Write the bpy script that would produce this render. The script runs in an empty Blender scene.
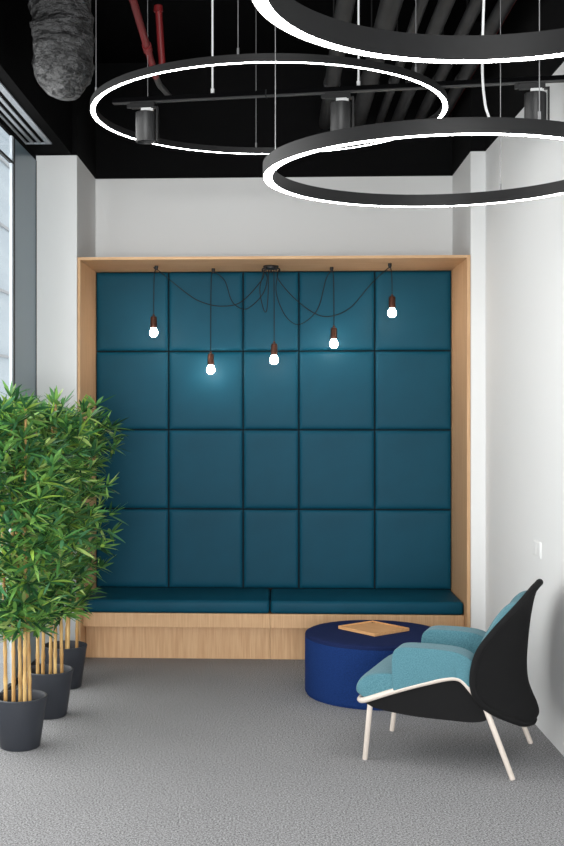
import bpy, bmesh, math, random
from mathutils import Vector, Matrix, noise as mnoise
random.seed(7)
sc = bpy.context.scene
COL = sc.collection
PI = math.pi

# ------------------------------------------------------------------ materials
def srgb(r, g, b):
    f = lambda c: (c/255/12.92) if c/255 <= .04045 else ((c/255+.055)/1.055)**2.4
    return (f(r), f(g), f(b), 1)

def mat(name, col, rough=.6, spec=.5, metal=0, noise=None, bump=None, emit=None, sheen=0, scale3=None):
    """noise = (scale, darker colour, detail); bump = (scale, strength, distance)"""
    m = bpy.data.materials.new(name); m.use_nodes = True
    nt = m.node_tree; b = nt.nodes['Principled BSDF']
    b.inputs['Base Color'].default_value = col
    b.inputs['Roughness'].default_value = rough
    b.inputs['Specular IOR Level'].default_value = spec
    b.inputs['Metallic'].default_value = metal
    if sheen:
        b.inputs['Sheen Weight'].default_value = sheen
        b.inputs['Sheen Roughness'].default_value = .5
    if emit:
        b.inputs['Emission Color'].default_value = emit[0]
        b.inputs['Emission Strength'].default_value = emit[1]
    vec = None
    if noise or bump:
        tc = nt.nodes.new('ShaderNodeTexCoord')
        mp = nt.nodes.new('ShaderNodeMapping')
        if scale3: mp.inputs['Scale'].default_value = scale3
        nt.links.new(tc.outputs['Object'], mp.inputs['Vector'])
        vec = mp.outputs['Vector']
    if noise:
        n = nt.nodes.new('ShaderNodeTexNoise'); n.inputs['Scale'].default_value = noise[0]
        n.inputs['Detail'].default_value = noise[2] if len(noise) > 2 else 3
        r = nt.nodes.new('ShaderNodeValToRGB')
        r.color_ramp.elements[0].position = .32; r.color_ramp.elements[0].color = noise[1]
        r.color_ramp.elements[1].position = .68; r.color_ramp.elements[1].color = col
        nt.links.new(vec, n.inputs['Vector']); nt.links.new(n.outputs['Fac'], r.inputs['Fac'])
        nt.links.new(r.outputs['Color'], b.inputs['Base Color'])
    if bump:
        n2 = nt.nodes.new('ShaderNodeTexNoise'); n2.inputs['Scale'].default_value = bump[0]
        n2.inputs['Detail'].default_value = 4
        bp = nt.nodes.new('ShaderNodeBump'); bp.inputs['Strength'].default_value = bump[1]
        bp.inputs['Distance'].default_value = bump[2]
        nt.links.new(vec, n2.inputs['Vector']); nt.links.new(n2.outputs['Fac'], bp.inputs['Height'])
        nt.links.new(bp.outputs['Normal'], b.inputs['Normal'])
    return m

PAINT_Z = 3.318       # the walls are painted black above this height
def paint_mat():
    m = mat('wall_paint', srgb(228, 229, 229), .85, .12)
    nt = m.node_tree; b = nt.nodes['Principled BSDF']
    g = nt.nodes.new('ShaderNodeNewGeometry'); s = nt.nodes.new('ShaderNodeSeparateXYZ')
    c = nt.nodes.new('ShaderNodeMath'); c.operation = 'GREATER_THAN'; c.inputs[1].default_value = PAINT_Z
    mx = nt.nodes.new('ShaderNodeMix'); mx.data_type = 'RGBA'
    mx.inputs[6].default_value = srgb(228, 229, 229); mx.inputs[7].default_value = srgb(7, 7, 8)
    nt.links.new(g.outputs['Position'], s.inputs[0]); nt.links.new(s.outputs['Z'], c.inputs[0])
    nt.links.new(c.outputs[0], mx.inputs[0]); nt.links.new(mx.outputs[2], b.inputs['Base Color'])
    return m

def carpet_mat():
    m = mat('carpet', srgb(150, 150, 152), .95, .1)
    nt = m.node_tree; b = nt.nodes['Principled BSDF']
    tc = nt.nodes.new('ShaderNodeTexCoord')
    n = nt.nodes.new('ShaderNodeTexNoise'); n.inputs['Scale'].default_value = 125; n.inputs['Detail'].default_value = 8
    n.inputs['Roughness'].default_value = .85
    r = nt.nodes.new('ShaderNodeValToRGB')
    r.color_ramp.elements[0].position = .41; r.color_ramp.elements[0].color = srgb(60, 60, 62)
    r.color_ramp.elements[1].position = .59; r.color_ramp.elements[1].color = srgb(184, 184, 186)
    nt.links.new(tc.outputs['Object'], n.inputs['Vector']); nt.links.new(n.outputs['Fac'], r.inputs['Fac'])
    n3 = nt.nodes.new('ShaderNodeTexNoise'); n3.inputs['Scale'].default_value = 2.2; n3.inputs['Detail'].default_value = 2
    mr = nt.nodes.new('ShaderNodeMapRange'); mr.inputs[3].default_value = .93; mr.inputs[4].default_value = 1.06
    nt.links.new(tc.outputs['Object'], n3.inputs['Vector']); nt.links.new(n3.outputs['Fac'], mr.inputs[0])
    mx = nt.nodes.new('ShaderNodeMix'); mx.data_type = 'RGBA'; mx.blend_type = 'MULTIPLY'; mx.inputs[0].default_value = 1
    nt.links.new(r.outputs['Color'], mx.inputs[6]); nt.links.new(mr.outputs[0], mx.inputs[7])
    nt.links.new(mx.outputs[2], b.inputs['Base Color'])
    return m

def glass_mat():
    m = bpy.data.materials.new('window_glass'); m.use_nodes = True
    nt = m.node_tree; nt.nodes.clear()
    o = nt.nodes.new('ShaderNodeOutputMaterial'); t = nt.nodes.new('ShaderNodeBsdfTransparent')
    t.inputs['Color'].default_value = (.95, .96, .965, 1)
    g = nt.nodes.new('ShaderNodeBsdfGlossy'); g.inputs['Roughness'].default_value = .02
    f = nt.nodes.new('ShaderNodeLayerWeight'); f.inputs['Blend'].default_value = .5
    pw = nt.nodes.new('ShaderNodeMath'); pw.operation = 'POWER'; pw.inputs[1].default_value = 6
    mr = nt.nodes.new('ShaderNodeMapRange'); mr.inputs[3].default_value = .03; mr.inputs[4].default_value = .45
    nt.links.new(f.outputs['Facing'], pw.inputs[0]); nt.links.new(pw.outputs[0], mr.inputs[0])
    mx = nt.nodes.new('ShaderNodeMixShader')
    nt.links.new(mr.outputs[0], mx.inputs[0]); nt.links.new(t.outputs[0], mx.inputs[1]); nt.links.new(g.outputs[0], mx.inputs[2])
    nt.links.new(mx.outputs[0], o.inputs['Surface'])
    return m

def leaf_mat():
    m = mat('bamboo_leaf', srgb(60, 110, 50), .45, .4)
    nt = m.node_tree; b = nt.nodes['Principled BSDF']
    a = nt.nodes.new('ShaderNodeAttribute'); a.attribute_name = 'tint'
    nt.links.new(a.outputs['Color'], b.inputs['Base Color'])
    tr = nt.nodes.new('ShaderNodeBsdfTranslucent'); mx = nt.nodes.new('ShaderNodeMixShader'); mx.inputs[0].default_value = .38
    nt.links.new(a.outputs['Color'], tr.inputs['Color'])
    out = nt.nodes['Material Output']
    nt.links.new(b.outputs[0], mx.inputs[1]); nt.links.new(tr.outputs[0], mx.inputs[2]); nt.links.new(mx.outputs[0], out.inputs['Surface'])
    return m

def emit_mat(name, col, strength):
    m = bpy.data.materials.new(name); m.use_nodes = True
    nt = m.node_tree; nt.nodes.clear()
    o = nt.nodes.new('ShaderNodeOutputMaterial'); e = nt.nodes.new('ShaderNodeEmission')
    e.inputs['Color'].default_value = col; e.inputs['Strength'].default_value = strength
    nt.links.new(e.outputs[0], o.inputs['Surface'])
    return m

WALL = paint_mat(); CARPET = carpet_mat(); GLASS = glass_mat(); LEAF = leaf_mat()
BLACK = mat('black_paint', srgb(6, 6, 7), .9, .05)
OAK_V = mat('oak_vertical_grain', srgb(208, 170, 130), .5, .35, noise=(6, srgb(190, 149, 108), 5), scale3=(14, 14, .7))
OAK_H = mat('oak_long_grain', srgb(208, 170, 130), .5, .35, noise=(6, srgb(190, 149, 108), 5), scale3=(.7, 14, 14))
TEAL = mat('teal_upholstery', srgb(10, 71, 92), .5, .12, noise=(3, srgb(8, 66, 86), 2), bump=(240, .12, .001))
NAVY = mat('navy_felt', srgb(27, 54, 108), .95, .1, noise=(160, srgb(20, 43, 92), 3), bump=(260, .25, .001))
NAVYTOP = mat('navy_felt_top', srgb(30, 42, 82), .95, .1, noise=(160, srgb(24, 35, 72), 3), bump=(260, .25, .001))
CHAIRTEAL = mat('light_teal_fabric', srgb(92, 136, 147), .95, .1, noise=(220, srgb(68, 112, 124), 4), bump=(120, .3, .002), sheen=.15)
CHAIRBLACK = mat('black_fabric', srgb(21, 21, 22), .9, .2, bump=(300, .2, .001))
OFFWHITE = mat('off_white_lacquer', srgb(214, 203, 193), .4, .4)
TRAYWOOD = mat('tray_wood', srgb(222, 172, 120), .5, .35, noise=(5, srgb(204, 150, 98), 4), scale3=(1, 16, 16))
POT = mat('anthracite_pot', srgb(48, 51, 58), .5, .45)
SOIL = mat('dark_soil', srgb(30, 26, 23), .95, .1, noise=(60, srgb(12, 10, 9)), bump=(60, .8, .01))
CANE = mat('bamboo_cane', srgb(205, 172, 112), .5, .4, noise=(4, srgb(160, 118, 66), 4), scale3=(8, 8, 2))
LAMPBLACK = mat('lamp_black', srgb(26, 26, 27), .5, .35)
LAMPGREY = mat('lamp_charcoal', srgb(36, 36, 37), .45, .45)
STEEL = mat('steel_wire', srgb(170, 170, 172), .35, .5, metal=.6)
WHITEPLASTIC = mat('white_plastic', srgb(235, 236, 236), .4, .4)
COPPER = mat('copper_socket', srgb(84, 52, 40), .35, .5, metal=.7)
CORD = mat('black_cord', srgb(14, 16, 19), .7, .3)
STRIP = emit_mat('led_strip', (1, .985, .965, 1), 25)
BULB = emit_mat('bulb_glow', (1, .88, .76, 1), 70)
PIPE = mat('dark_pipe', srgb(40, 40, 41), .55, .4, noise=(9, srgb(27, 27, 28), 3))
REDPIPE = mat('red_pipe', srgb(112, 24, 27), .5, .4)
GREYHOSE = mat('grey_hose', srgb(62, 62, 62), .6, .4)
DUCT = mat('foil_duct', srgb(78, 78, 79), .55, .5, metal=.15, noise=(9, srgb(34, 34, 35), 6), bump=(13, 1, .12), scale3=(1, 1, 2.6))
WINFRAME = mat('window_frame_grey', srgb(196, 206, 214), .4, .4)
WINPANEL = mat('blue_grey_panel', srgb(104, 124, 136), .3, .5)
GASKET = mat('dark_gasket', srgb(26, 30, 34), .6, .3)
VENT = mat('vent_aluminium', srgb(150, 156, 163), .45, .4)
FACADE = mat('facade_cladding', srgb(184, 199, 210), .6, .4, noise=(.6, srgb(172, 188, 201)), scale3=(.2, .3, 3))
PAVING = mat('pale_paving', srgb(178, 182, 185), .9, .2)

# ------------------------------------------------------------------ mesh helpers
def link(o, parent=None):
    COL.objects.link(o)
    if parent is not None: o.parent = parent
    return o

def obj(name, bm, m, parent=None, smooth=True, world=True):
    """one mesh object; world=True: bmesh is in world coordinates"""
    bmesh.ops.recalc_face_normals(bm, faces=bm.faces)
    if parent is not None and world:
        bmesh.ops.translate(bm, verts=bm.verts, vec=-abs_loc(parent))
    me = bpy.data.meshes.new(name); bm.to_mesh(me); bm.free()
    me.materials.append(m)
    if smooth:
        me.polygons.foreach_set('use_smooth', [True]*len(me.polygons))
        try: me.set_sharp_from_angle(angle=math.radians(38))
        except Exception: pass
    return link(bpy.data.objects.new(name, me), parent)

def abs_loc(o):
    v = Vector((0, 0, 0))
    while o is not None: v += o.location; o = o.parent
    return v

def tag(o, label, cat, group=None):
    o['label'] = label; o['category'] = cat
    if group: o['group'] = group
    return o

def thing(name, label, cat, loc, rotz=0, group=None):
    o = bpy.data.objects.new(name, None); o.empty_display_size = .1
    o.location = loc; o.rotation_euler = (0, 0, rotz)
    return tag(link(o), label, cat, group)

def rebase(o):
    """move a one-mesh thing's origin to its bounding-box bottom centre"""
    vs = [v.co for v in o.data.vertices]
    c = Vector(((min(v.x for v in vs)+max(v.x for v in vs))/2, (min(v.y for v in vs)+max(v.y for v in vs))/2, min(v.z for v in vs)))
    o.data.transform(Matrix.Translation(-c)); o.location = c
    return o

def struct(name, bm, m, parent=None, smooth=False):
    o = obj(name, bm, m, parent, smooth)
    o['kind'] = 'structure'
    return o

def NB(): return bmesh.new()

def box(bm, x0, x1, y0, y1, z0, z1, bev=0, seg=2):
    r = bmesh.ops.create_cube(bm, size=1)
    vs = r['verts']
    bmesh.ops.scale(bm, verts=vs, vec=(x1-x0, y1-y0, z1-z0))
    bmesh.ops.translate(bm, verts=vs, vec=((x0+x1)/2, (y0+y1)/2, (z0+z1)/2))
    if bev:
        es = list({e for v in vs for e in v.link_edges})
        bmesh.ops.bevel(bm, geom=es, offset=bev, segments=seg, profile=.5, affect='EDGES')
    return bm

def B(*a, **k): return box(NB(), *a, **k)

def smooth_path(pts, n=8):
    """Catmull-Rom through pts"""
    P = [Vector(p) for p in pts]
    if len(P) < 3: return P
    Q = [2*P[0]-P[1]] + P + [2*P[-1]-P[-2]]
    out = []
    for i in range(1, len(Q)-2):
        for k in range(n):
            t = k/n
            a, b, c, d = Q[i-1], Q[i], Q[i+1], Q[i+2]
            out.append(.5*((2*b)+(-a+c)*t+(2*a-5*b+4*c-d)*t*t+(-a+3*b-3*c+d)*t**3))
    out.append(P[-1])
    return out

def tube(bm, pts, r, seg=10, caps=True):
    pts = [Vector(p) for p in pts]
    rs = r if isinstance(r, (list, tuple)) else [r]*len(pts)
    rings = []
    up = None
    for i, p in enumerate(pts):
        t = (pts[min(i+1, len(pts)-1)]-pts[max(i-1, 0)]).normalized()
        if up is None:
            up = Vector((0, 0, 1)) if abs(t.z) < .9 else Vector((1, 0, 0))
        a = (up - t*up.dot(t)).normalized(); up = a
        b = t.cross(a)
        rings.append([bm.verts.new(p + (a*math.cos(2*PI*k/seg)+b*math.sin(2*PI*k/seg))*rs[i]) for k in range(seg)])
    for A, C in zip(rings, rings[1:]):
        for k in range(seg):
            bm.faces.new((A[k], A[(k+1) % seg], C[(k+1) % seg], C[k]))
    if caps:
        bm.faces.new(rings[0]); bm.faces.new(rings[-1])
    return bm

def T(*a, **k): return tube(NB(), *a, **k)

def lathe(bm, prof, cx, cy, seg=40, closed=False):
    rings = []
    for r, z in prof:
        if r < 1e-5: rings.append([bm.verts.new((cx, cy, z))])
        else: rings.append([bm.verts.new((cx+r*math.cos(2*PI*k/seg), cy+r*math.sin(2*PI*k/seg), z)) for k in range(seg)])
    if closed: rings.append(rings[0])
    for A, C in zip(rings, rings[1:]):
        if len(A) == 1 and len(C) == 1: continue
        for k in range(seg):
            q = [A[k % len(A)], A[(k+1) % len(A)], C[(k+1) % len(C)], C[k % len(C)]]
            bm.faces.new(list(dict.fromkeys(q)))
    return bm

def L(*a, **k): return lathe(NB(), *a, **k)

def grid_faces(bm, rows, close_u=False):
    for A, C in zip(rows, rows[1:]):
        n = len(A)
        for k in range(n if close_u else n-1):
            f = [A[k], A[(k+1) % n], C[(k+1) % n], C[k]]
            f = list(dict.fromkeys(f))
            if len(f) > 2:
                try: bm.faces.new(f)
                except ValueError: pass

def pillow(prof, w0, w1, n=5, steps=18, closed_scale=.35):
    """a (u,z) outline swept across w with softly rounded ends; local chair coordinates (u,w,z)"""
    bm = NB()
    P = [Vector((a, 0, b)) for a, b in prof]
    P = P + [P[0]]
    S = smooth_path(P, 5)[:-1]
    c = sum(S, Vector())/len(S)
    rows = []
    for i in range(steps+1):
        t = -math.cos(PI*i/steps)
        k = (max(0, 1-abs(t)**n))**(1/n)
        k = closed_scale + (1-closed_scale)*k
        w = (w0+w1)/2 + (w1-w0)/2*t
        rows.append([bm.verts.new((c.x+(p.x-c.x)*k, w, c.z+(p.z-c.z)*k)) for p in S])
    grid_faces(bm, rows, True)
    bm.faces.new(rows[0]); bm.faces.new(rows[-1])
    return bm

# ------------------------------------------------------------------ camera
cam_d = bpy.data.cameras.new('camera'); cam = bpy.data.objects.new('camera', cam_d); COL.objects.link(cam)
cam.location = (0, 0, 1.65); cam.rotation_euler = (PI/2, 0, math.radians(2.53))
cam_d.sensor_fit = 'HORIZONTAL'; cam_d.sensor_width = 36; cam_d.lens = 1150/564*36
cam_d.shift_x = (282-226)/564; cam_d.shift_y = -(423-411)/564
cam_d.clip_start = .05; cam_d.clip_end = 200
sc.camera = cam

# ------------------------------------------------------------------ room shell
WX = -1.57           # window wall
FY = 7.45            # front faces of the piers and the niche frame
BY = 8.22            # back wall above the niche
CEIL = 4.15
YF = -4.0            # wall behind the camera
def rx(y): return 1.338 + (7.45-y)*.0165     # the right wall runs very slightly out of square

fb = NB()
fv = [fb.verts.new(p) for p in ((WX, YF, 0), (rx(YF), YF, 0), (rx(8.45), 8.45, 0), (WX, 8.45, 0), (WX, YF, -.1), (rx(YF), YF, -.1), (rx(8.45), 8.45, -.1), (WX, 8.45, -.1))]
for q in ((0, 1, 2, 3), (7, 6, 5, 4), (0, 4, 5, 1), (1, 5, 6, 2), (2, 6, 7, 3), (3, 7, 4, 0)): fb.faces.new([fv[i] for i in q])
struct('floor', fb, CARPET)
struct('ceiling', B(WX-.2, rx(YF)+.15, YF, 8.45, CEIL, CEIL+.15), BLACK)
wb = NB()
pts = [(rx(YF), YF), (rx(FY), FY), (rx(FY)+.15, FY), (rx(YF)+.15, YF)]
lo = [wb.verts.new((x, y, 0)) for x, y in pts]; hi = [wb.verts.new((x, y, CEIL)) for x, y in pts]
for k in range(4): wb.faces.new((lo[k], lo[(k+1) % 4], hi[(k+1) % 4], hi[k]))
wb.faces.new(lo); wb.faces.new(hi)
struct('wall_right', wb, WALL)
struct('wall_right_pier', B(1.244, rx(FY)+.15, FY, 8.45, 0, CEIL, bev=.003, seg=1), WALL)
struct('wall_left', B(WX, -1.302, FY, 8.45, 0, CEIL, bev=.003, seg=1), WALL)
struct('wall_back', B(-1.302, 1.244, BY, 8.45, 0, CEIL), WALL)
# unseen wall behind the camera; its wide window is added to frame the fill light
struct('wall_front', B(WX-.2, rx(YF)+.15, YF-.15, YF, 3.35, CEIL), WALL)
w2 = struct('window_added', B(WX-.2, rx(YF)+.15, YF-.12, YF-.03, 0, .06), WINFRAME)
for x in (-1.72, -.6, .45, 1.48): struct('mullion', B(x-.03, x+.03, YF-.12, YF-.03, .06, 3.35), WINFRAME, w2)
struct('pane', B(-1.69, 1.45, YF-.08, YF-.07, .06, 3.35), GLASS, w2)
# left glazing
struct('wall_left_light_block', B(WX-.15, WX, YF, 1.2, 0, CEIL), WALL)  # unseen solid stretch, added to cut the window light on the near right wall
w1 = struct('window_1', B(WX-.016, WX+.006, 1.2, FY, 0, .035), GASKET)
struct('window_head', B(WX-.016, WX, 1.2, FY, 3.285, CEIL), BLACK, w1)
struct('side_panel', B(WX-.016, WX, 6.835, FY-.012, .035, 3.285), WINPANEL, w1)
struct('gasket', B(WX-.016, WX+.002, 6.80, 6.835, .035, 3.285), GASKET, w1)
struct('gasket', B(WX-.016, WX+.003, FY-.012, FY, .035, 3.285), GASKET, w1)
for y in (6.762, 5.0, 3.3, 1.6):
    struct('mullion', B(WX-.016, WX, y, y+.038, .035, 3.285), WINFRAME, w1)
struct('transom', B(WX-.016, WX+.001, 1.2, 6.80, 3.122, 3.137), GASKET, w1)
struct('pane', B(WX-.012, WX-.006, 1.2, 6.8, .035, 3.285), GLASS, w1)
# lowered black strip of ceiling along the glazing that carries the air slots
struct('ceiling_soffit', B(WX, -1.335, YF, FY, 3.322, 3.42), BLACK)
struct('ceiling_soffit_face', B(-1.345, -1.335, YF, FY, 3.42, CEIL), BLACK)

# outside
struct('ground_outside', B(-30, WX-.1, -20, 40, -.6, -.5), PAVING)
bld = thing('office_building', 'pale grey office building seen through the window at the left edge', 'building', (-16, 60, -.5))
obj('wall', B(-20, -11, 28, 95, -.5, 14), FACADE, bld, False)
for k in range(5):
    obj('window_band', B(-11.02, -10.9, 28.01, 94.9, 1.2+2.6*k, 1.3+2.6*k), VENT, bld, False)

# slot diffuser
v = thing('linear_air_vent', 'grey slotted linear air vent in the black ceiling strip above the window', 'air vent', (-1.48, 2.5, 3.305))
obj('frame', box(box(box(NB(), -1.436, -1.402, YF+.2, 7.115, 3.314, 3.322), -1.565, -1.553, YF+.2, 7.115, 3.314, 3.322), -1.565, -1.402, 7.10, 7.115, 3.313, 3.322), VENT, v, False)
for x in (-1.528, -1.483):
    obj('slat', B(x, x+.018, YF+.2, 7.10, 3.315, 3.322), VENT, v, False)

# ------------------------------------------------------------------ niche: frame, panels, bench
FT = .018
XL, XR, ZT = -1.298, 1.242, 2.652
NY = 8.08            # front of the padded panels
t = thing('niche_frame', 'light oak frame lining the seating niche in the back wall', 'frame', (-.028, 7.78, 0))
obj('side_board', B(XL, XL+FT, FY-.004, NY+.055, 0, ZT), OAK_V, t, False)
obj('side_board', B(XR-FT-.004, XR, FY-.004, NY+.055, 0, ZT), OAK_V, t, False)
obj('top_board', B(XL+FT, XR-FT-.004, FY-.004, NY+.055, ZT-FT, ZT), OAK_H, t, False)
obj('backing_board', B(XL+FT, XR-FT-.004, NY+.043, NY+.055, .30, ZT-FT), CORD, t, False)

def puff_panel(x0, x1, z0, z1, y, d=.016, n=18):
    bm = NB(); rows = []
    prof = [-1+2*i/n for i in range(n+1)]
    prof = [math.copysign(1-(1-abs(p))**2.2, p) if p else 0 for p in prof]
    for a in prof:
        row = []
        for b in prof:
            h = ((1-abs(a)**24)*(1-abs(b)**24))**.5
            hb = (1-a*a)*(1-b*b)
            row.append(bm.verts.new(((x0+x1)/2+a*(x1-x0)/2, y-d*(.92*h+.08*hb)+d, (z0+z1)/2+b*(z1-z0)/2)))
        rows.append(row)
    grid_faces(bm, rows)
    rim = [r[0] for r in rows] + rows[-1][1:] + [r[-1] for r in reversed(rows[:-1])] + list(reversed(rows[0][1:-1]))
    back = [bm.verts.new((q.co.x, y+d+.012, q.co.z)) for q in rim]
    for k in range(len(rim)): bm.faces.new((rim[k], rim[(k+1) % len(rim)], back[(k+1) % len(rim)], back[k]))
    bm.faces.new(back)
    return bm
PXS = [XL+FT+.001, -.763, -.237, .155, .686, XR-FT-.005]
PZS = [2.632, 2.071, 1.517, .959, .402]
rown = ['top row', 'second row from the top', 'third row from the top', 'bottom row above the bench']
coln = ['leftmost', 'second from the left', 'narrow middle', 'second from the right', 'rightmost']
for r in range(4):
    for c in range(5):
        o = obj('wall_panel', puff_panel(PXS[c]+.004, PXS[c+1]-.004, PZS[r+1]+.004, PZS[r]-.004, NY), TEAL)
        tag(rebase(o), f'{coln[c]} teal padded wall panel in the {rown[r]}', 'wall panel', 'teal padded panels of the niche')

BF = 7.55            # bench front
SPL = -.045
for i, (x0, x1, w) in enumerate(((XL+FT+.002, SPL-.001, 'left'), (SPL+.001, XR-FT-.006, 'right'))):
    t = thing('oak_bench', f'{w} half of the light oak bench in the niche, with a recessed plinth', 'bench', ((x0+x1)/2, 7.8, 0), 0, 'oak bench bases')
    obj('seat_box', B(x0, x1, BF, NY+.02, .226, .318, bev=.001, seg=1), OAK_V, t, False)
    obj('plinth', B(x0, x1, BF+.10, NY+.02, 0, .226, bev=.001, seg=1), OAK_V, t, False)
    bm = NB()
    box(bm, x0+.002, x1-.002, BF-.004, NY+.022, .319, .405, bev=.022, seg=4)
    o = obj('bench_cushion', bm, TEAL)
    tag(rebase(o), f'{w} long teal seat cushion on the oak niche bench', 'cushion', 'bench cushions')

# ------------------------------------------------------------------ pendant with five bulbs
ZU = ZT-FT           # underside of the niche top
can = Vector((-.04, 7.80, ZU))
t = thing('pendant_light', 'black spider pendant with five bare glowing bulbs on swagged cords in the niche', 'pendant lamp', can)
obj('ceiling_rose', L([(0, ZU), (.05, ZU), (.052, ZU-.004), (.05, ZU-.02), (.03, ZU-.026), (0, ZU-.026)], can.x, can.y, 24), LAMPBLACK, t)
for k in range(5):
    a = 2*PI*k/5+.3
    br = T([(can.x+.045*math.cos(a), can.y+.045*math.sin(a), ZU-.014), (can.x+.062*math.cos(a), can.y+.062*math.sin(a), ZU-.02), (can.x+.062*math.cos(a), can.y+.062*math.sin(a), ZU-.04)], .006, 6)
    obj('cord_grip', br, LAMPBLACK, t)
# hook position, bulb centre height, swag low points
hooks = [((-.815, 7.76), 2.181, [(-.60, 2.44), (-.50, 2.385), (-.375, 2.36), (-.24, 2.39), (-.10, 2.54)]),
         ((-.438, 7.93), 1.935, [(-.36, 2.55), (-.315, 2.42), (-.27, 2.365), (-.20, 2.35), (-.10, 2.44), (-.065, 2.55)]),
         ((.375, 7.89), 2.11, [(.335, 2.55), (.285, 2.36), (.21, 2.27), (.13, 2.24), (.05, 2.31), (-.005, 2.46)]),
         ((.753, 7.71), 2.304, [(.63, 2.50), (.50, 2.35), (.38, 2.29), (.27, 2.30), (.13, 2.40), (.01, 2.54)])]
def socket_and_bulb(x, y, zb):
    s = obj('lamp_socket', L([(0, zb+.125), (.006, zb+.125), (.008, zb+.112), (.019, zb+.108), (.022, zb+.10), (.022, zb+.06), (.024, zb+.055), (.022, zb+.034), (.016, zb+.03), (0, zb+.03)], x, y, 18), COPPER, t)
    obj('bulb', L([(0, zb+.048), (.013, zb+.046), (.014, zb+.034), (.021, zb+.021), (.0272, zb+.006), (.028, zb-.003), (.025, zb-.016), (.016, zb-.026), (.007, zb-.0293), (0, zb-.03)], x, y, 18), BULB, s)
for (hx, hy), zb, sw in hooks:
    n = len(sw)
    path = [(hx, hy, ZU-.022)]
    for i, (sx, sz) in enumerate(sw):
        f = (i+1)/(n+1)
        path.append((sx, hy+(can.y-hy)*f, sz))
    path.append((can.x+(.05 if hx > 0 else -.05), can.y, ZU-.03))
    dx = -.012 if hx < 0 else .01
    drop = [(hx+dx*1.5, hy, zb+.12), (hx+dx*1.5, hy, (zb+ZU)/2), (hx+dx*1.2, hy, ZU-.07), (hx+dx*.5, hy, ZU-.03)]
    obj('cord', T(smooth_path(drop+path, 8), .0032, 6), CORD, t)
    obj('ceiling_hook', L([(0, ZU), (.012, ZU), (.013, ZU-.012), (.008, ZU-.03), (0, ZU-.032)], hx, hy, 12), LAMPBLACK, t)
    socket_and_bulb(hx+dx*1.5, hy, zb)
obj('cord', T([(can.x+.02, can.y-.01, ZU-.02), (can.x+.022, can.y-.01, 2.3), (can.x+.022, can.y-.01, 2.11)], .003, 6), CORD, t)
socket_and_bulb(can.x+.022, can.y-.01, 1.996)
obj('cord', T(smooth_path([(can.x-.045, can.y-.03, ZU-.03), (can.x-.075, can.y-.03, 2.47), (can.x-.05, can.y-.03, 2.34), (can.x-.03, can.y-.03, 2.325), (can.x-.02, can.y-.03, 2.42), (can.x-.015, can.y-.03, ZU-.03)], 6), .003, 6), CORD, t)

# ------------------------------------------------------------------ ring lamps
def ring_lamp(label, cx, cy, zb, R, w, h, wires, cable=None):
    t = thing('ring_lamp', label, 'ceiling lamp', (cx, cy, zb), 0, 'black ring lamps')
    obj('ring_body', L([(R, zb), (R, zb+h), (R-w, zb+h), (R-w, zb), (R-w+.002, zb-.0015), (R-w+.003, zb+.002), (R-.003, zb+.002), (R-.002, zb-.0015)], cx, cy, 128, closed=True), LAMPBLACK, t)
    obj('light_strip', L([(R-.003, zb), (R-.003, zb+.002), (R-w+.003, zb+.002), (R-w+.003, zb)], cx, cy, 128, closed=True), STRIP, t)
    for a in wires:
        a = math.radians(a)
        x, y = cx+(R-w/2)*math.cos(a), cy+(R-w/2)*math.sin(a)
        obj('suspension_wire', tube(T([(x, y, zb+h), (x, y, zb+h+.03)], .005, 8), [(x, y, zb+h+.03), (x, y, CEIL)], .0016, 6), STEEL, t)
    if cable:
        obj('power_cable', T(smooth_path(cable, 8), .0042, 8), WHITEPLASTIC, t)
    return t
# camera looks along +Y
ring_lamp('thin black ring lamp hanging farthest back, at the upper left', -.044, 5.804, 1.65+.2575*5.8,   .892, .027, .034, (95, 140, 200, 262, 320))
H2 = .2045*4.4
ring_lamp('lower black ring lamp, hanging lowest at the right', .631, 4.432, 1.65+H2, .685, .038, .05, (163, 60, 290),
          [(.66, 3.79, CEIL), (.665, 3.785, 3.6), (.678, 3.78, 3.2), (.668, 3.775, 2.8), (.675, 3.772, 2.66), (.69, 3.772, 1.65+H2+.05)])
ring_lamp('topmost black ring lamp, cut off by the top of the photo', .546, 2.658, 1.65+.98, .613, .041, .066, (30, 150, 270))

# ------------------------------------------------------------------ track with three spotlights
ZK = 3.2
A = Vector((-.824, 5.757, ZK)); Bv = Vector((1.352, 5.449, ZK))
tdir = (Bv-A).normalized(); tn = Vector((-tdir.y, tdir.x, 0))
def obox(bm, p, q, hw, z0, z1):
    vs = []
    for z in (z0, z1):
        for s, e in ((p, -1), (q, -1), (q, 1), (p, 1)):
            vs.append(bm.verts.new((s.x+tn.x*hw*e, s.y+tn.y*hw*e, z)))
    for f in ((0, 1, 2, 3), (7, 6, 5, 4), (0, 4, 5, 1), (1, 5, 6, 2), (2, 6, 7, 3), (3, 7, 4, 0)): bm.faces.new([vs[i] for i in f])
    return bm
t = thing('lighting_track', 'long black lighting track hung on two rods across the ceiling', 'lighting track', ((A+Bv)/2))
obj('track_bar', obox(NB(), A, Bv, .016, ZK-.002, ZK+.020), BLACK, t, False)
obj('track_edge', obox(NB(), A+tdir*.002, Bv-tdir*.002, .0165, ZK-.007, ZK-.002), LAMPGREY, t, False)
for px in (-.318, .395):
    p = A + tdir*((px-A.x)/tdir.x)
    obj('hanging_rod', tube(T([(p.x, p.y, ZK+.02), (p.x, p.y, CEIL)], .005, 8), [(p.x, p.y, ZK+.018), (p.x, p.y, ZK+.045)], .009, 8), WHITEPLASTIC, t)
p = A+tdir*.78
obj('joint_sleeve', obox(NB(), p-tdir*.003, p+tdir*.003, .0185, ZK-.01, ZK+.024), CORD, t, False)
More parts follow.
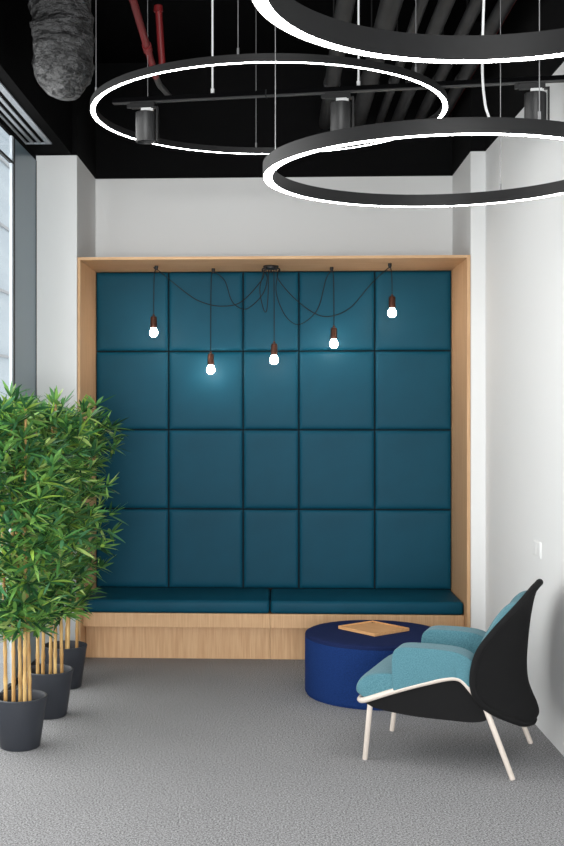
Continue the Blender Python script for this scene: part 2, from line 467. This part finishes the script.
for x, w in ((-.655, 'left, within the far ring'), (.31, 'middle, above the low ring'), (1.215, 'right, against the white wall')):
    c = A + tdir*((x-A.x)/tdir.x)
    s = thing('track_spotlight', f'charcoal cylinder spotlight on the track, {w}', 'spotlight', (c.x, c.y, ZK-.01), 0, 'track spotlights')
    obj('adapter', obox(obox(NB(), c-tdir*.075, c+tdir*.045, .016, ZK-.034, ZK-.009), c-tdir*.095, c-tdir*.07, .012, ZK-.03, ZK-.012), LAMPBLACK, s, False)
    obj('white_joint', obox(NB(), c-tdir*.022, c+tdir*.038, .013, ZK-.054, ZK-.034), WHITEPLASTIC, s, False)
    zt = ZK-.056
    obj('housing', L([(0, zt), (.048, zt), (.051, zt-.003), (.051, zt-.145), (.049, zt-.148), (.045, zt-.148), (.043, zt-.12), (0, zt-.12)], c.x, c.y, 36), LAMPGREY, s)
    obj('lens', L([(0, zt-.121), (.042, zt-.121), (.042, zt-.125), (0, zt-.128)], c.x, c.y, 24), WHITEPLASTIC, s)
    d = c+tdir*.06
    obj('bracket_arm', obox(obox(NB(), d-tdir*.004, d+tdir*.004, .014, zt-.145, ZK-.03), c+tdir*.03, d, .014, ZK-.038, ZK-.03), LAMPBLACK, s, False)

# ------------------------------------------------------------------ services in the ceiling void
PZ_ = 3.7
pl = ['leftmost dark ceiling pipe, above the middle spotlight', 'widest dark ceiling pipe, second from the left', 'thinnest dark ceiling pipe, third from the left',
      'dark ceiling pipe fourth from the left', 'dark ceiling pipe fifth from the left', 'rightmost dark ceiling pipe beside the thin red line']
for (x, r), lb in zip(((.345, .047), (.574, .056), (.728, .028), (.848, .041), (1.003, .036), (1.147, .040)), pl):
    t = thing('ceiling_pipe', lb, 'pipe', (x, 6.0, PZ_), 0, 'dark pipes under the ceiling')
    obj('tube', T([(x, 1.0, PZ_), (x, BY-.002, PZ_)], r, 18), PIPE, t)
    k = 0
    for y in (2.6+x*.7, 4.4+x*.5, 6.1+x*.4, 7.2):
        obj('coupling', T([(x, y-.03, PZ_), (x, y-.028, PZ_), (x, y+.028, PZ_), (x, y+.03, PZ_)], [r, r+.006, r+.006, r], 18), PIPE, t)
    for y in (5.3, 7.0): obj('hanger', T([(x, y, PZ_+r-.004), (x, y, CEIL)], .005, 6), LAMPBLACK, t)
o = obj('red_pipe', T([(1.187, 1.0, 3.70), (1.187, BY-.002, 3.70)], .008, 8), REDPIPE)
tag(rebase(o), 'thin red line running beside the rightmost dark ceiling pipe', 'pipe')
t = thing('sprinkler_pipe', 'red sprinkler pipe under the black ceiling at the upper left', 'pipe', (-.70, 6, 3.68))
obj('main_pipe', T([(-.717, 1.0, 3.70), (-.717, 5.75, 3.70), (-.712, 6.75, 3.62)], .02, 12), REDPIPE, t)
obj('coupling', T([(-.714, 6.28, 3.657), (-.714, 6.36, 3.651)], .026, 12), REDPIPE, t)
obj('branch_pipe', T([(-.675, 6.55, 3.94), (-.66, 6.62, 3.62)], .02, 12), REDPIPE, t)
obj('branch_cap', T([(-.676, 6.545, 3.93), (-.6765, 6.543, 3.965)], [.027, .024], 12), REDPIPE, t)
obj('flexible_hose', T(smooth_path([(-.712, 6.74, 3.62), (-.70, 6.86, 3.60), (-.69, 6.98, 3.61), (-.665, 7.12, 3.60)], 6), .018, 12), GREYHOSE, t)
obj('hanger_wire', T([(-.665, 5.9, 3.70), (-.665, 5.9, CEIL)], .0016, 6), STEEL, t)

# insulated flexible duct
bm = NB()
path = smooth_path([(-1.03, 5.36, 4.15), (-1.035, 5.40, 3.95), (-1.035, 5.44, 3.72), (-1.03, 5.48, 3.52), (-1.03, 5.53, 3.40), (-1.05, 5.64, 3.345), (-1.085, 5.78, 3.40), (-1.115, 5.92, 3.56), (-1.14, 6.02, 3.80), (-1.15, 6.06, 4.15)], 14)
tube(bm, path, .143, 64)
for vv in bm.verts:
    p = vv.co
    n = mnoise.noise(Vector((p.x*5, p.y*5, p.z*16)))*.016 + mnoise.noise(Vector((p.x*12+p.z*9, p.y*12, p.z*38)))*.011
    c = min(path, key=lambda q: (q-p).length)
    d = (p-c)
    if d.length > .05: vv.co = p + d.normalized()*n
o = obj('insulated_duct', bm, DUCT)
t = thing('air_duct', 'crumpled grey foil air duct hanging from the black ceiling, upper left', 'duct', (-1.03, 5.5, 3.3))
o.location = -t.location; o.parent = t; o.name = 'duct_sleeve'
obj('clamp_band', T([(-1.034, 5.478, 3.53), (-1.032, 5.486, 3.505)], .152, 36), DUCT, t)

# ------------------------------------------------------------------ pouf and tray
PCX, PCY, PR, PH = .577, 6.768, .412, .355
t = thing('round_pouf', 'low round navy felt pouf in front of the bench', 'pouf', (PCX, PCY, 0))
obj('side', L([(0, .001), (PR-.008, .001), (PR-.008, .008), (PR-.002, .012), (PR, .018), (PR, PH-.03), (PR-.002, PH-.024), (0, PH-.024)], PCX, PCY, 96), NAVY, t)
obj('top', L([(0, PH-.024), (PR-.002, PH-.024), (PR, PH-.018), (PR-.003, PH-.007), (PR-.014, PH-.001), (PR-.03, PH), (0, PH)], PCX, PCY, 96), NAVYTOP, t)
tr = thing('serving_tray', 'small square wooden tray lying on the navy pouf', 'tray', (.572, 6.835, PH), math.radians(-50))
bm = B(-.15, .15, -.14, .14, .0005, .013, bev=.002, seg=1)
obj('base', bm, TRAYWOOD, tr, False, world=False)
bm = NB()
for a in ((-.153, .153, -.143, -.134), (-.153, .153, .134, .143), (-.153, -.144, -.134, .134), (.144, .153, -.134, .134)):
    box(bm, a[0], a[1], a[2], a[3], .0005, .019, bev=.002, seg=2)
obj('rim', bm, TRAYWOOD, tr, False, world=False)
obj('knot', L([(0, .0131), (.006, .0131), (.005, .0148), (0, .015)], -.122, .112, 12), COPPER, tr, True, world=False)

# ------------------------------------------------------------------ lounge chair (local: u to the rear, w to the far side, z up)
ch = thing('lounge_chair', 'light teal lounge chair with a black shell back and off-white tube legs', 'armchair', (.831, 5.598, 0), math.atan2(-.340, .941))
def cobj(name, bm, m, smooth=True): return obj(name, bm, m, ch, smooth, world=False)
# legs
for a, b_ in (((-.346, -.262, 0), (-.316, -.275, .275)), ((-.348, .262, 0), (-.318, .275, .275)),
              ((.348, -.305, 0), (.212, -.285, .335)), ((.346, .305, 0), (.212, .285, .335))):
    a, b_ = Vector(a), Vector(b_)
    cobj('leg', T([a, a+(b_-a)*.01, b_], [.0105, .0125, .0135], 14), OFFWHITE)
# rail
side = [(.235, .295), (.20, .333), (.158, .384), (.125, .418), (.095, .431), (.045, .425), (-.04, .399), (-.116, .374), (-.22, .336), (-.31, .300)]
rail = [(u, -.292, z) for u, z in side] + [(-.345, -.285, .287), (-.368, -.262, .281), (-.378, -.21, .280), (-.382, 0, .280), (-.378, .21, .280), (-.368, .262, .281), (-.345, .285, .287)] + [(u, .292, z) for u, z in reversed(side)]
cobj('frame_rail', T(smooth_path(rail, 5), .0135, 14), OFFWHITE)
# black sling under the seat
pan = [(-.33, .27), (-.335, .285), (-.22, .33), (-.116, .372), (.045, .424), (.095, .428), (.15, .388), (.22, .312), (.235, .26), (.18, .235), (.05, .232), (-.10, .234), (-.20, .242), (-.29, .255)]
cobj('seat_sling', pillow(pan, -.289, .289, n=14, steps=22, closed_scale=.985), CHAIRBLACK)
# seat cushion
seat = [(-.362, .296), (-.392, .320), (-.390, .356), (-.358, .394), (-.295, .418), (-.21, .426), (0, .425), (.20, .42), (.22, .38), (.1, .36), (-.1, .345), (-.25, .312)]
cobj('seat_cushion', pillow(seat, -.288, .288, n=7, steps=26, closed_scale=.72), CHAIRTEAL)
# arm cushions
arm = [(-.20, .345), (-.206, .40), (-.208, .46), (-.206, .505), (-.193, .538), (-.16, .553), (-.09, .557), (0, .557), (.07, .553), (.12, .542), (.165, .515), (.20, .46), (.20, .38), (.14, .41), (.095, .432), (.03, .425), (-.06, .395)]
def arm_bm(w0, w1, du=0):
    bm = pillow([(u+du*max(0, min(1, (.1-u)/.2)), z) for u, z in arm], w0, w1, n=9, steps=26, closed_scale=.92)
    return bm
cobj('arm_cushion', arm_bm(-.305, -.175), CHAIRTEAL)
cobj('arm_cushion', arm_bm(.175, .305, .03), CHAIRTEAL)
# shell: edge (u, w, z) and spine (u, z) from the bottom lip to the top tip
edge = [(.404, -.02, .196), (.378, -.13, .212), (.325, -.225, .252), (.262, -.295, .296), (.205, -.335, .352), (.186, -.350, .44), (.208, -.345, .555), (.268, -.31, .648), (.338, -.25, .730), (.388, -.17, .790), (.416, -.09, .828), (.432, -.02, .844)]
spine = [(.406, .198), (.423, .234), (.412, .276), (.392, .318), (.372, .378), (.366, .455), (.370, .545), (.378, .635), (.387, .705), (.398, .765), (.412, .812), (.426, .842)]
N = 48
def resample(pts, n):
    S = smooth_path(pts, 12)
    ln = [0]
    for a, b_ in zip(S, S[1:]): ln.append(ln[-1]+(b_-a).length)
    out = []; j = 0
    for i in range(n+1):
        d = ln[-1]*i/n
        while j < len(S)-2 and ln[j+1] < d: j += 1
        f = (d-ln[j])/max(1e-9, ln[j+1]-ln[j]); out.append(S[j].lerp(S[j+1], min(1, f)))
    return out
ES = smooth_path(edge, 6); SS = smooth_path([(u, 0, z) for u, z in spine], 6)
def shell_pt(i, s):
    e, c = ES[i], SS[i]
    k = abs(s)**1.9
    return Vector((c.x+(e.x-c.x)*k, abs(e.y)*s, c.z+(e.z-c.z)*k))
def shell_bm(i0, i1, smax, off, thick, steps=28):
    """closed shell: outer sheet and inner sheet joined round the rim"""
    bm = NB(); outer = []; inner = []
    for i in range(i0, i1+1):
        ro, ri = [], []
        for k in range(steps+1):
            s = -smax + 2*smax*k/steps
            p = shell_pt(i, s)
            du = shell_pt(i, min(1, s+.02))-shell_pt(i, max(-1, s-.02))
            dv = shell_pt(min(len(ES)-1, i+1), s)-shell_pt(max(0, i-1), s)
            n = du.cross(dv)
            n = n.normalized() if n.length > 1e-9 else Vector((1, 0, 0))
            if n.x < 0 and abs(n.x) > .05: n = -n
            f = 1.0
            if isinstance(thick, tuple):
                a = abs(s)/smax; v_ = (i-i0)/(i1-i0)*2-1
                f = ((1-a**8)*(1-abs(v_)**4))**.5
                th = thick[0]+(thick[1]-thick[0])*f
            else: th = thick
            ro.append(bm.verts.new(p-n*off)); ri.append(bm.verts.new(p-n*(off+th)))
        outer.append(ro); inner.append(ri)
    grid_faces(bm, outer); grid_faces(bm, inner)
    m = len(outer)
    rim_o = [r[0] for r in outer] + outer[-1][1:] + [r[-1] for r in reversed(outer[:-1])] + list(reversed(outer[0][1:-1]))
    rim_i = [r[0] for r in inner] + inner[-1][1:] + [r[-1] for r in reversed(inner[:-1])] + list(reversed(inner[0][1:-1]))
    for k in range(len(rim_o)):
        bm.faces.new((rim_o[k], rim_o[(k+1) % len(rim_o)], rim_i[(k+1) % len(rim_o)], rim_i[k]))
    return bm, [q.co.copy() for q in rim_o]
NE = len(ES)-1
bm, rim = shell_bm(0, NE, 1, 0, .016)
cobj('shell_back', bm, CHAIRBLACK)
# rolled rim round the shell
loop = [shell_pt(i, -1) for i in range(NE+1)] + [shell_pt(i, 1) for i in range(NE, -1, -1)]
cl = [p+Vector((-.008, 0, 0)) for p in loop]
clean = [cl[0]]
for p in cl[1:]:
    if (p-clean[-1]).length > .006: clean.append(p)
clean.append(clean[0].copy())
cobj('shell_rim', T(clean, .0165, 12), CHAIRBLACK)
bm, _ = shell_bm(int(NE*.36), int(NE*.80), .95, .016, (.014, .078), 24)
cobj('back_cushion', bm, CHAIRTEAL)

# ------------------------------------------------------------------ bamboo in pots
def leaf(verts, faces, tints, base, d, length, width, droop, col):
    d = d.normalized()
    side = d.cross(Vector((0, 0, 1)))
    if side.length < .05: side = Vector((1, 0, 0))
    side.normalize()
    roll = random.uniform(-.9, .9); up = side.cross(d)
    side = side*math.cos(roll)+up*math.sin(roll)
    i0 = len(verts)
    prof = ((0, .12), (.22, .85), (.5, 1), (.78, .55))
    p = base.copy()
    for f, w in prof:
        c = base + d*length*f + Vector((0, 0, -droop*length*f*f))
        verts += [c-side*width*w, c+Vector((0, 0, -width*.35*w)), c+side*width*w]
    verts.append(base + d*length + Vector((0, 0, -droop*length)))
    for k in range(3):
        a = i0+3*k
        faces += [(a, a+1, a+4, a+3), (a+1, a+2, a+5, a+4)]
    a = i0+9
    faces += [(a, a+1, i0+12), (a+1, a+2, i0+12)]
    tints += [col]*13

GREENS = [srgb(106, 154, 78), srgb(78, 130, 70), srgb(132, 176, 90), srgb(50, 98, 56), srgb(146, 180, 76), srgb(84, 140, 96), srgb(40, 82, 50), srgb(176, 200, 120)]
GW = [5, 5, 4, 4, 2, 4, 3, 2]

def bamboo(label, cx, cy, canes, htop, rad, nspray, seed, zlow, lean=(0, 0)):
    random.seed(seed)
    t = thing('potted_bamboo', label, 'potted plant', (cx, cy, 0), 0, 'row of potted bamboo by the window')
    R, Rb, H = .134, .098, .25
    obj('pot', L([(0, 0), (Rb-.006, 0), (Rb, .006), (R-.006, H-.03), (R, H-.004), (R-.003, H), (R-.010, H), (R-.014, H-.012), (R-.018, H-.06), (0, H-.06)], cx, cy, 56), POT, t)
    obj('soil', L([(0, H-.045), (.06, H-.048), (R-.017, H-.055), (R-.017, H-.0605), (0, H-.0605)], cx, cy, 32), SOIL, t)
    verts, faces, tints = [], [], []
    def twig(pts):
        b = T(pts, [.0022, .0016, .001], 4, caps=False); b.verts.index_update(); i0 = len(verts)
        verts.extend(q.co.copy() for q in b.verts); tints.extend([srgb(120, 128, 62)]*len(b.verts))
        faces.extend(tuple(i0+q.index for q in f.verts) for f in b.faces); b.free()
    paths = []
    for (ox, oy, hh) in canes:
        lx, ly = random.uniform(-.07, .07)+lean[0], random.uniform(-.07, .07)+lean[1]
        pts, rs = [], []
        n = int((hh-H+.06)/.028)
        for k in range(n+1):
            f = k/n; z = H-.058 + (hh-H+.058)*f
            pts.append((cx+ox+lx*f**1.6, cy+oy+ly*f**1.6, z))
            rs.append((.0098 if k % 5 else .0118)*(1-.45*f))
        obj('cane', T(pts, rs, 10), CANE, t)
        paths.append([Vector(p) for p in pts])
    for k in range(nspray):
        P = random.choice(paths)
        zz = zlow + (htop-zlow)*(random.random()**.78)
        j = min(range(len(P)), key=lambda i: abs(P[i].z-zz))
        p0 = P[j]
        a = random.uniform(0, 2*PI) if random.random() < .6 else random.uniform(-PI/2-1.1, -PI/2+1.1)
        f = (zz-zlow)/(htop-zlow)
        env = rad*(.50+.50*math.sin(PI*min(1, .25+.62*f)))
        ln = env*random.uniform(.22, .85)*(1 if f > .15 else .6)
        dirv = Vector((math.cos(a), math.sin(a), random.uniform(.15, .9)))
        p1 = p0 + dirv.normalized()*ln*.55
        p2 = p0 + Vector((dirv.x, dirv.y, dirv.z*.6)).normalized()*ln
        twig([p0, p1, p2])
        for q, cnt in ((p1, random.randint(2, 5)), (p2, random.randint(7, 12))):
            for m_ in range(cnt):
                b = a + random.uniform(-1.9, 1.9)
                dv = Vector((math.cos(b), math.sin(b), random.uniform(-.45, 1.5)))
                col = random.choices(GREENS, GW)[0]
                s = random.uniform(.55, 1.5); col = (col[0]*s, col[1]*s, col[2]*s, 1)
                leaf(verts, faces, tints, q, dv, random.uniform(.075, .15), random.uniform(.0075, .011), random.uniform(0, .3), col)
    for P in paths:                                # crown at each tip
        for m_ in range(9):
            b = random.uniform(0, 2*PI)
            leaf(verts, faces, tints, P[-1], Vector((math.cos(b)*.6, math.sin(b)*.6, random.uniform(.3, 1.3))), random.uniform(.08, .13), random.uniform(.007, .010), .15, random.choices(GREENS, GW)[0])
    # keep the leaves this side of the glass and the pier
    for q in verts:
        if q.x < WX+.02: q.x = WX+.02
        if q.y > FY-.02 and q.x < -1.29: q.y = FY-.02
    loc = Vector((cx, cy, 0))
    me = bpy.data.meshes.new('foliage')
    me.from_pydata([q-loc for q in verts], [], faces)
    ca = me.color_attributes.new('tint', 'FLOAT_COLOR', 'POINT')
    ca.data.foreach_set('color', [c for col in tints for c in col])
    me.materials.append(LEAF)
    me.polygons.foreach_set('use_smooth', [True]*len(me.polygons))
    link(bpy.data.objects.new('foliage', me), t)
    return t
bamboo('tall potted bamboo in a charcoal pot, nearest of the three in the row', -1.262, 5.61, [(-.065, -.03, 1.62), (-.02, -.055, 1.72), (.036, -.06, 1.66), (.055, -.035, 1.55), (-.01, .05, 1.6)], 1.65, .31, 250, 3, .50)
bamboo('tall potted bamboo in a charcoal pot, the middle of the three in the row', -1.236, 6.19, [(-.05, -.05, 1.6), (-.02, -.06, 1.68), (.045, -.05, 1.70), (.075, -.02, 1.58), (0, .05, 1.5)], 1.64, .30, 235, 11, .42)
bamboo('tall potted bamboo in a charcoal pot, farthest of the row, beside the niche', -1.268, 6.84, [(-.05, -.04, 1.55), (.03, -.06, 1.64), (.075, -.02, 1.66), (0, .05, 1.5)], 1.61, .30, 215, 21, .42, (.07, 0))
random.seed(99)

# ------------------------------------------------------------------ small wall fitting
y = 6.08; x = rx(y)
sw = thing('wall_switch', 'white double switch plate on the white right wall above the armchair', 'switch', (x, y, .888))
obj('plate', B(x-.004, x+.002, y-.09, y+.09, .888, .972, bev=.0015, seg=2), WALL, sw)
for dy in (-.044, .044): obj('rocker', B(x-.006, x-.003, y+dy-.036, y+dy+.036, .897, .963, bev=.001, seg=1), WALL, sw)

# ------------------------------------------------------------------ light
w = bpy.data.worlds.new('daylight'); sc.world = w; w.use_nodes = True
bg = w.node_tree.nodes['Background']; bg.inputs['Color'].default_value = (1, .985, .965, 1); bg.inputs['Strength'].default_value = 1.35
def area(name, loc, rot, sx, sy, e, col):
    d = bpy.data.lights.new(name, 'AREA'); d.shape = 'RECTANGLE'; d.size = sx; d.size_y = sy; d.energy = e; d.color = col
    o = bpy.data.objects.new(name, d); o.location = loc; o.rotation_euler = rot; COL.objects.link(o)
    return o
area('daylight_left_window', (WX-.30, 5.5, 1.75), (0, -PI/2, 0), 2.9, 3.7, 96, (1, .98, .955))
area('rear_fill_light', (-.1, YF-.5, 1.8), (PI/2, 0, 0), 3.0, 2.9, 730, (1, .985, .965))  # added frontal fill for the pier fronts, set outside the added rear window

sc.view_settings.view_transform = 'Standard'; sc.view_settings.look = 'None'
sc.view_settings.gamma = 1; sc.view_settings.use_curve_mapping = False
sc.view_settings.exposure = .14
sc.cycles.max_bounces = 8; sc.cycles.diffuse_bounces = 5; sc.cycles.transparent_max_bounces = 12
sc.cycles.use_denoising = True
sc.cycles.caustics_reflective = False; sc.cycles.caustics_refractive = False
